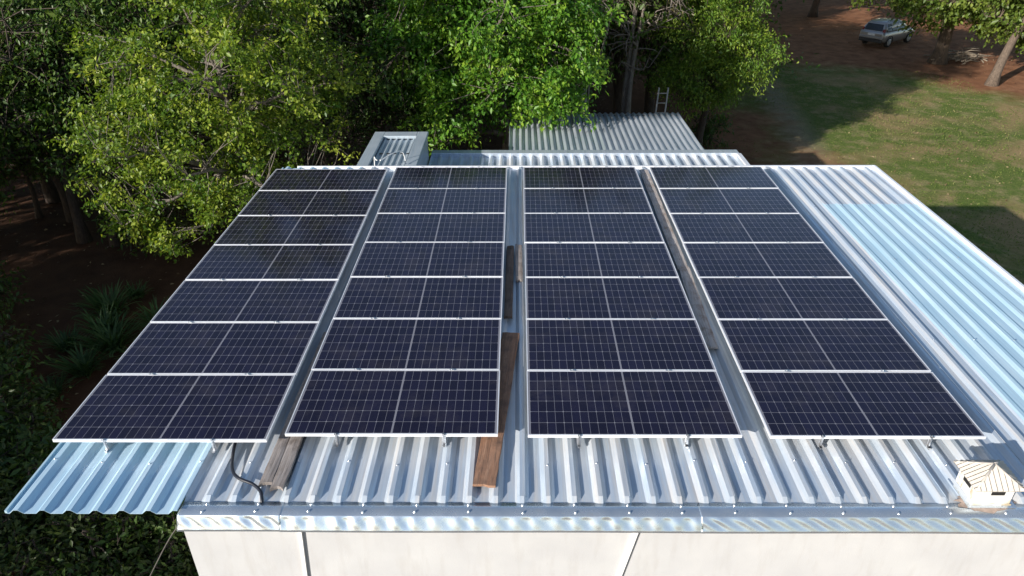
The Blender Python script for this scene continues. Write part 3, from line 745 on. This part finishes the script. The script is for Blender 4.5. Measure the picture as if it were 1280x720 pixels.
for (x, y, s, k) in [(-9.5, 15.5, .95, 2), (-12.5, 19, 1.1, 0), (-7.5, 18.5, 1.15, 1), (-3.5, 19.5, 1.2, 0), (.2, 18.2, 1.05, 2), (-16, 22.5, 1.2, 1), (-11, 24, 1.25, 0), (-5.5, 24, 1.3, 2), (-1, 23.5, 1.25, 0), (3, 23, 1.2, 1), (6.2, 24.5, 1.2, 0), (-20, 18, 1.15, 0), (-24, 25, 1.3, 2), (-17, 30, 1.3, 0), (-9, 31, 1.35, 1), (-2, 31, 1.35, 0), (4.5, 31, 1.3, 2), (10, 29.5, 1.2, 0), (9, 36, 1.3, 1), (-26, 34, 1.35, 0), (14, 37, 1.2, 2), (0, 39, 1.4, 1), (-12, 40, 1.4, 0), (11.2, 27.6, 1.4, 1), (9.4, 25.6, 1.4, 0), (7.5, 27.5, 1.5, 2), (8, 42, 1.5, 0), (13, 47, 1.5, 1), (17, 54, 1.6, 0), (12, 56, 1.6, 2), (14.5, 31.5, 1.45, 2), (-8.3, 15.2, .8, 1), (-10.8, 17.2, .85, 2), (-13.4, 15.8, .9, 1), (-15.2, 19.2, .8, 0), (-6.2, 16.6, .85, 0), (-1.5, 17.4, .8, 2), (1.6, 19.6, .85, 0), (-13.8, 15, .55, 0), (-17, 19, .62, 2), (-12.2, 17.5, .5, 1), (-15.5, 17.2, .55, 2)]:
    if s: forest(x, y, s, k)
for (x, y, s, k) in [(14, 66, 1.4, 0), (20, 74, 1.5, 1), (27, 78, 1.5, 2), (35, 74, 1.5, 0), (43, 70, 1.5, 1), (8, 58, 1.4, 2), (50, 66, 1.5, 0), (42, 56, 1.3, 2), (46, 48, 1.2, 0), (30, 88, 1.6, 0), (12, 82, 1.6, 1), (2, 72, 1.5, 0), (21, 63, 1.6, 2), (24.5, 70, 1.6, 1)]:
    forest(x, y, s, k, 'trees far beyond the lawn', ['dense dark green tree far beyond the lawn', 'mid green tree far beyond the lawn', 'small-leaved dark tree far beyond the lawn'][k])
# trees on the slope left of the house: they keep the left side in shade
for (x, y, s, k) in [(-13, -3, .66, 0), (-15.5, -9, .7, 1), (-17, 2, .85, 2), (-19, -4, .85, 0), (-14.5, 6, .72, 1), (-19.5, 8, 1.0, 2), (-21, 13, 1.2, 0), (-12, -13, .62, 2), (-9.5, -8, .55, 0), (-24, 3, 1.1, 1), (-18.5, 15.8, 1.0, 2), (-24.5, 17, 1.3, 0), (-17, 9.5, .9, 0), (-8, -14, .55, 1), (-11, 2.5, .6, 0), (-12.5, 9, .75, 1), (-16, 13, 1.1, 0), (-23, 9, 1.4, 1), (-22, -2, 1.1, 2), (-9, -3, .62, 2), (-7, -6.5, .6, 0), (-6, -10, .6, 1), (-10.5, -6, .66, 1), (-8, 0, .55, 0), (-4.5, -7, .5, 2), (-5.5, -4, .5, 0)]:
    forest(x, y, s, k, 'trees on the left side of the house', ['dense dark green tree left of the house', 'mid green tree left of the house', 'small-leaved dark tree left of the house'][k])

# ------------------------------------------------------------------ low plants at the left
def blade_clump(seed, nb, L):
    rng = np.random.default_rng(seed); V = []; T = []; tt = []
    for b in range(nb):
        an_ = rng.uniform(0, 6.28); ln = L*rng.uniform(.6, 1.2); wd = .022*rng.uniform(.7, 1.3); arch = rng.uniform(.5, 1.25); t0 = rng.uniform(0, 1)
        d = np.array([math.cos(an_), math.sin(an_), 0]); s = np.array([-d[1], d[0], 0]); k0 = len(V); b0 = rng.normal(size=3)*.10; b0[2] = 0
        for k in range(6):
            f = k/5; p = b0+d*(ln*math.sin(arch*f*1.2)*.75)+np.array([0, 0, ln*(f*.95-arch*.55*f*f)])
            w_ = wd*(1-f)**.6*(.5+min(1, f*4)*.5); V += [p-s*w_, p+s*w_]; tt += [t0, t0]
        for k in range(5):
            a = k0+2*k; T += [(a, a+1, a+3), (a, a+3, a+2)]
    return np_mesh('blade_clump', np.array(V), np.array(T), np.array(tt), L_blade)
clump = [blade_clump(1, 150, .95), blade_clump(2, 110, .8)]
rp = random.Random(5)
for k, (x, y, s) in enumerate([(-6.3, 10.9, 1.2), (-5.9, 9.9, 1.3), (-5.4, 9.2, 1.2), (-6.6, 9.2, 1.0), (-5.6, 8.2, 1.0), (-5.9, 7.3, .9), (-4.6, 10.2, 1.1), (-6.0, 11.8, .8), (-4.2, 8.6, 1.0)]):
    o = bpy.data.objects.new('spiky_plant', clump[k % 2]); COL.objects.link(o); o.location = (x, y, G+.02); o.scale = (s,)*3; o.rotation_euler = (0, 0, rp.uniform(0, 6))
    tag(o, 'grassy clump of long arching blades on the shaded soil left of the roof', 'plant', 'spiky plants in the shade left of the roof')
def shrub_mesh(seed, L, mat, ncl=60, per=26, r=(.7, .7, .5), spread=.28, wr=.22, droop=.3):
    return tree_data('shrub', seed, (0, 0, 0), [((0, 0, .75), r), ((.3, .2, .5), (r[0]*.7, r[1]*.7, r[2]*.8))], ncl, per, L, spread, mat, B_brown, r0=.035, wr=wr, droop=droop, gap=.6, nlimb=7, stems=3, twig=.006)
SH = [shrub_mesh(51, .12, L_dark), shrub_mesh(52, .09, L_olive, 60, 34), shrub_mesh(53, .15, L_dark, 50, 24, wr=.16, droop=.6)]
SL = ['low leafy green shrub', 'low fine-leaved olive shrub', 'low shrub with long drooping leaves']
def shrub(x, y, s, k, where, group):
    e = empty('leafy_shrub', (x, y, G), rp.uniform(0, 6), SL[k]+' '+where, 'shrub', group); e.scale = (s,)*3
    for nm, me in zip(('leaves', 'stem'), SH[k]):
        o = bpy.data.objects.new(nm, me); COL.objects.link(o); o.parent = e
for (x, y, s, k) in [(-7.2, 6.6, 1.7, 1), (-6.4, 6.0, 1.5, 0), (-7.9, 7.7, 1.4, 2), (-5.6, 5.2, 1.3, 1), (-4.9, 4.4, 1.4, 0), (-4.2, 3.6, 1.4, 2), (-3.6, 2.9, 1.4, 1), (-2.8, 2.6, 1.3, 0), (-2.0, 2.3, 1.3, 1), (-1.2, 2.2, 1.2, 0), (-.3, 2.0, 1.1, 1), (.6, 1.6, 1.1, 2), (-4.4, 2.2, 1.5, 0), (-3.0, 3.9, 1.4, 2), (-2.0, 3.6, 1.3, 1), (-.9, 3.2, 1.3, 0), (.2, 3.0, 1.2, 2), (.9, 2.5, 1.1, 1), (-5.2, 3.2, 1.5, 1), (-6.2, 4.6, 1.6, 0), (1.1, .8, 1.0, 0), (.3, .6, 1.1, 1), (-.8, 1.0, 1.2, 2), (-1.8, 1.2, 1.2, 0), (-2.9, 1.4, 1.3, 1), (-9.0, 9.0, 1.5, 1), (-9.8, 10.8, 1.3, 0)]:
    shrub(x, y, s, k, 'growing in the shade below the left eave', 'shrubs in the shade below the left eave')
for (x, y, s, k) in [(-6.2, 14.2, 1.3, 1), (-7.6, 15.2, 1.4, 2), (1.6, 13.8, 1.4, 0), (3.4, 13.6, 1.2, 1), (11.2, 20.6, 1.2, 0), (10.2, 22.4, 1.4, 1), (13.4, 24.8, 1.3, 2), (7.6, 22.6, 1.4, 2)]:
    shrub(x, y, s, k, 'at the edge of the forest floor', 'shrubs along the forest edge')

# ------------------------------------------------------------------ lawn blades (stuff)
rng = np.random.default_rng(9); n = 150000
px = rng.uniform(12.6, 46, n); py = 9.5+(46-9.5)*rng.uniform(0, 1, n)**1.25
lim = 41-np.maximum(0, px-26)*1.35+2.2*np.sin(px*.7)+1.5*np.sin(py*.9+px*.4)
pat = np.sin(px*.55+1.3*np.sin(py*.33))*np.sin(py*.6+.8*np.sin(px*.41))+.6*np.sin(px*1.9+py*1.1)*np.sin(py*1.7-px*.6)
ok = (py < lim) & (pat > rng.uniform(-1.5, .7, n)) & (px+1.2*np.sin(py*.8)+.8*np.sin(py*2.1) > 15.2); px, py, pat = px[ok], py[ok], pat[ok]; m = len(px)
P = np.stack([px, py, np.full(m, G)+np.array([gz(a, b)-G for a, b in zip(px, py)])-.01], 1)
D = rng.normal(size=(m, 3))*.7+np.array([0, 0, .75]); Nn = rng.normal(size=(m, 3))
V, T, tt = leaves(P, D, Nn, rng.uniform(.04, .11, m), .14, np.clip(.48-.2*pat+rng.normal(0, .22, m), 0, 1), 0.)
o = bpy.data.objects.new('lawn_grass', np_mesh('lawn_grass', V, T, tt, L_grass)); COL.objects.link(o); tag(o, 'patchy short lawn grass right of the building', 'grass', kind='stuff')
# fallen leaves
n = 9000; px = rng.uniform(-14, 44, n); py = rng.uniform(2, 58, n); ok = ~((px > -.2) & (px < 13) & (py < 17)); px, py = px[ok], py[ok]; m = len(px)
P = np.stack([px, py, np.array([gz(a, b) for a, b in zip(px, py)])+.015], 1); D = rng.normal(size=(m, 3))*np.array([1, 1, .25]); Nn = np.array([[0, 0, 1.]])+rng.normal(size=(m, 3))*.3
L_litter = leaf_mat('leaf_litter', (.10, .055, .03), (.20, .13, .07), (.36, .28, .16), .1, .2)
V, T, tt = leaves(P, D, Nn, rng.uniform(.06, .14, m), .28, rng.uniform(0, 1, m))
o = bpy.data.objects.new('leaf_litter', np_mesh('leaf_litter', V, T, tt, L_litter)); COL.objects.link(o); tag(o, 'dry fallen leaves scattered over lawn and soil', 'fallen leaves', kind='stuff')

# ------------------------------------------------------------------ cut branches
mb = MB(); rb = random.Random(12)
for k in range(46):
    cx_, cy_ = rb.gauss(0, .75), rb.gauss(0, .5); an_ = rb.gauss(.2, .55); ln = rb.uniform(.8, 2.3); z = abs(rb.gauss(.16, .18))
    d = Vector((math.cos(an_), math.sin(an_), rb.gauss(0, .12))); c = Vector((cx_, cy_, z+.05)); bend = Vector((0, 0, rb.uniform(0, .18)))
    mb.tube([c-d*ln/2, c+bend, c+d*ln/2], .05*rb.uniform(.5, 1.1), .02, 5)
o = mb.build('branch_pile', B_pale); o.location = (33.6, 41.8, G); tag(o, 'pile of cut branches behind the thick tree trunk', 'branch pile')

# ------------------------------------------------------------------ silver car
def car_paint(name, c, met=.6):
    m, nt, b = new_mat(name); b.inputs['Base Color'].default_value = (*c, 1); b.inputs['Metallic'].default_value = met; b.inputs['Roughness'].default_value = .32
    b.inputs['Coat Weight'].default_value = .6; v = coords(nt); n = noise(nt, v, 3, 5); nt.links.new(math_n(nt, 'ADD', math_n(nt, 'MULTIPLY', n, .2), .24), b.inputs['Roughness']); return m
M_silver = car_paint('silver_paint', (.34, .34, .35)); M_cglass = simple('car_glass', (.012, .014, .016), .08, 0, .1); M_tyre = simple('tyre', (.02, .02, .02), .8)
M_rim = simple('rim_alloy', (.55, .56, .58), .35, .8); M_red = simple('tail_lamp', (.20, .015, .012), .2, 0, .1); M_plast = simple('bumper_plastic', (.03, .03, .032), .6); M_plate = simple('number_plate', (.70, .72, .74), .4)
car = empty('silver_car', (31.2, 47.3, G+.03), math.radians(37), 'silver compact SUV parked facing away under the trees', 'car')
def loft(sections, close=True):
    """sections: lists of points with equal count, lofted; ends capped"""
    mb = MB(); n = len(sections[0])
    for s in sections: mb.v += [tuple(p) for p in s]
    for k in range(len(sections)-1):
        for i in range(n):
            j = (i+1) % n; mb.f.append((k*n+i, k*n+j, (k+1)*n+j, (k+1)*n+i)); mb.smooth.add(len(mb.f)-1)
    mb.f.append(tuple(range(n))[::-1]); mb.f.append(tuple((len(sections)-1)*n+i for i in range(n))); return mb
def ring(x, hw, z0, z1, tz=.06):     # body cross-section at x
    zs = [(hw*.86, z0), (hw*.99, z0+.12), (hw, z0+(z1-z0)*.55), (hw*.975, z1-tz), (hw*.90, z1)]
    return [(x, y, z) for y, z in zs]+[(x, -y, z) for y, z in zs[::-1]]
low = loft([ring(-2.24, .80, .48, .92), ring(-2.18, .87, .40, 1.06), ring(-1.9, .90, .34, 1.08), ring(-.9, .905, .28, 1.07), ring(.2, .905, .28, 1.05), ring(1.0, .90, .30, 1.02), ring(1.6, .88, .34, .98), ring(2.05, .82, .38, .88), ring(2.26, .70, .42, .74)])
low.build('body', M_silver, car, bevel=.0)
def gring(x, hb, ht, zt, zb=1.04): return [(x, hb, zb), (x, (hb+ht)/2+.02, (zb+zt)/2), (x, ht, zt-.06), (x, ht-.12, zt), (x, -(ht-.12), zt), (x, -ht, zt-.06), (x, -((hb+ht)/2+.02), (zb+zt)/2), (x, -hb, zb)]
def gring2(xb, xt, hb, ht, zt, zb=1.04):
    xm = (xb+xt)/2
    return [(xb, hb, zb), (xm, (hb+ht)/2+.02, (zb+zt)/2), (xt, ht, zt-.06), (xt, ht-.12, zt), (xt, -(ht-.12), zt), (xt, -ht, zt-.06), (xm, -((hb+ht)/2+.02), (zb+zt)/2), (xb, -hb, zb)]
top = loft([gring2(-2.14, -1.86, .80, .62, 1.60), gring2(-1.75, -1.55, .86, .66, 1.66), gring2(-.6, -.6, .87, .67, 1.69), gring2(.55, .05, .86, .66, 1.66), gring2(1.15, .42, .80, .60, 1.58)])
top.build('cabin', M_silver, car)
# windows: thin slabs set just proud of the cabin
MB().hexa([(-2.135, -.66, 1.12), (-2.135, .66, 1.12), (-2.10, .66, 1.12), (-2.10, -.66, 1.12), (-1.915, -.56, 1.52), (-1.915, .56, 1.52), (-1.88, .56, 1.52), (-1.88, -.56, 1.52)]).build('rear_window', M_cglass, car)
MB().hexa([(1.12, -.72, 1.06), (1.12, .72, 1.06), (1.17, .72, 1.06), (1.17, -.72, 1.06), (.44, -.56, 1.54), (.44, .56, 1.54), (.49, .56, 1.54), (.49, -.56, 1.54)]).build('windscreen', M_cglass, car)
for s in (-1, 1):
    for (xa, xb, xc, xd) in ((-1.78, -1.20, -1.22, -1.60), (-1.12, -.22, -.24, -1.10), (-.14, .72, .22, -.16)):
        MB().hexa([(xa, s*.845, 1.10), (xb, s*.85, 1.10), (xb, s*.875, 1.10), (xa, s*.872, 1.10), (xd, s*.675, 1.56), (xc, s*.68, 1.56), (xc, s*.705, 1.56), (xd, s*.70, 1.56)]).build('side_window', M_cglass, car)
    MB().hexa([(-2.225, s*.70, .86), (-2.225, s*.82, .86), (-2.10, s*.88, .86), (-2.10, s*.70, .86), (-2.06, s*.66, 1.25), (-2.06, s*.78, 1.25), (-1.95, s*.82, 1.25), (-1.95, s*.66, 1.25)]).build('tail_light', M_red, car, bevel=.01)
    MB().box((2.14, s*.62-.16, .66), (2.25, s*.62+.16, .80)).build('headlight', M_plate, car, bevel=.02)
    MB().tube([(-1.6, s*.60, 1.70), (-1.5, s*.61, 1.735), (-.1, s*.61, 1.73), (0, s*.60, 1.68)], .018, n=6).build('roof_rail', M_plast, car)
    MB().hexa([(.62, s*.87, 1.05), (.80, s*.87, 1.05), (.80, s*1.06, 1.05), (.66, s*1.06, 1.05), (.62, s*.87, 1.19), (.78, s*.87, 1.19), (.78, s*1.05, 1.19), (.66, s*1.05, 1.19)]).build('wing_mirror', M_silver, car, bevel=.03)
    for x in (-1.32, 1.32):
        wv = MB().lathe([(.22, -.11), (.32, -.11), (.345, -.08), (.345, .08), (.32, .11), (.22, .11)], (x, s*.80, .345), 20, 'y').build('wheel', M_tyre, car)
        rm = MB(); rm.lathe([(.05, 0), (.20, .0), (.225, .005), (.225, -.02)] if s > 0 else [(.05, 0), (.20, 0), (.225, -.005), (.225, .02)], (x, s*.915, .345), 16, 'y')
        for q in range(5):
            a = q*2*PI/5; rm.tube([(x, s*.925, .345), (x+.2*math.cos(a), s*.925, .345+.2*math.sin(a))], .03, .025, 5)
        rm.build('rim', M_rim, wv)
        ar = MB(); ar.tube([(x+.41*math.cos(a*PI/10), s*.895, .36+.41*math.sin(a*PI/10)) for a in range(11)], .035, n=6); ar.build('wheel_arch', M_plast, car)
MB().box((-2.30, -.82, .36), (-2.12, .82, .60)).build('bumper', M_plast, car, bevel=.04)
MB().box((-2.31, -.84, .60), (-2.14, .84, .74)).build('bumper_bar', M_silver, car, bevel=.03)
MB().box((-2.265, -.26, .80), (-2.235, .26, .93)).build('number_plate', M_plate, car, bevel=.004)
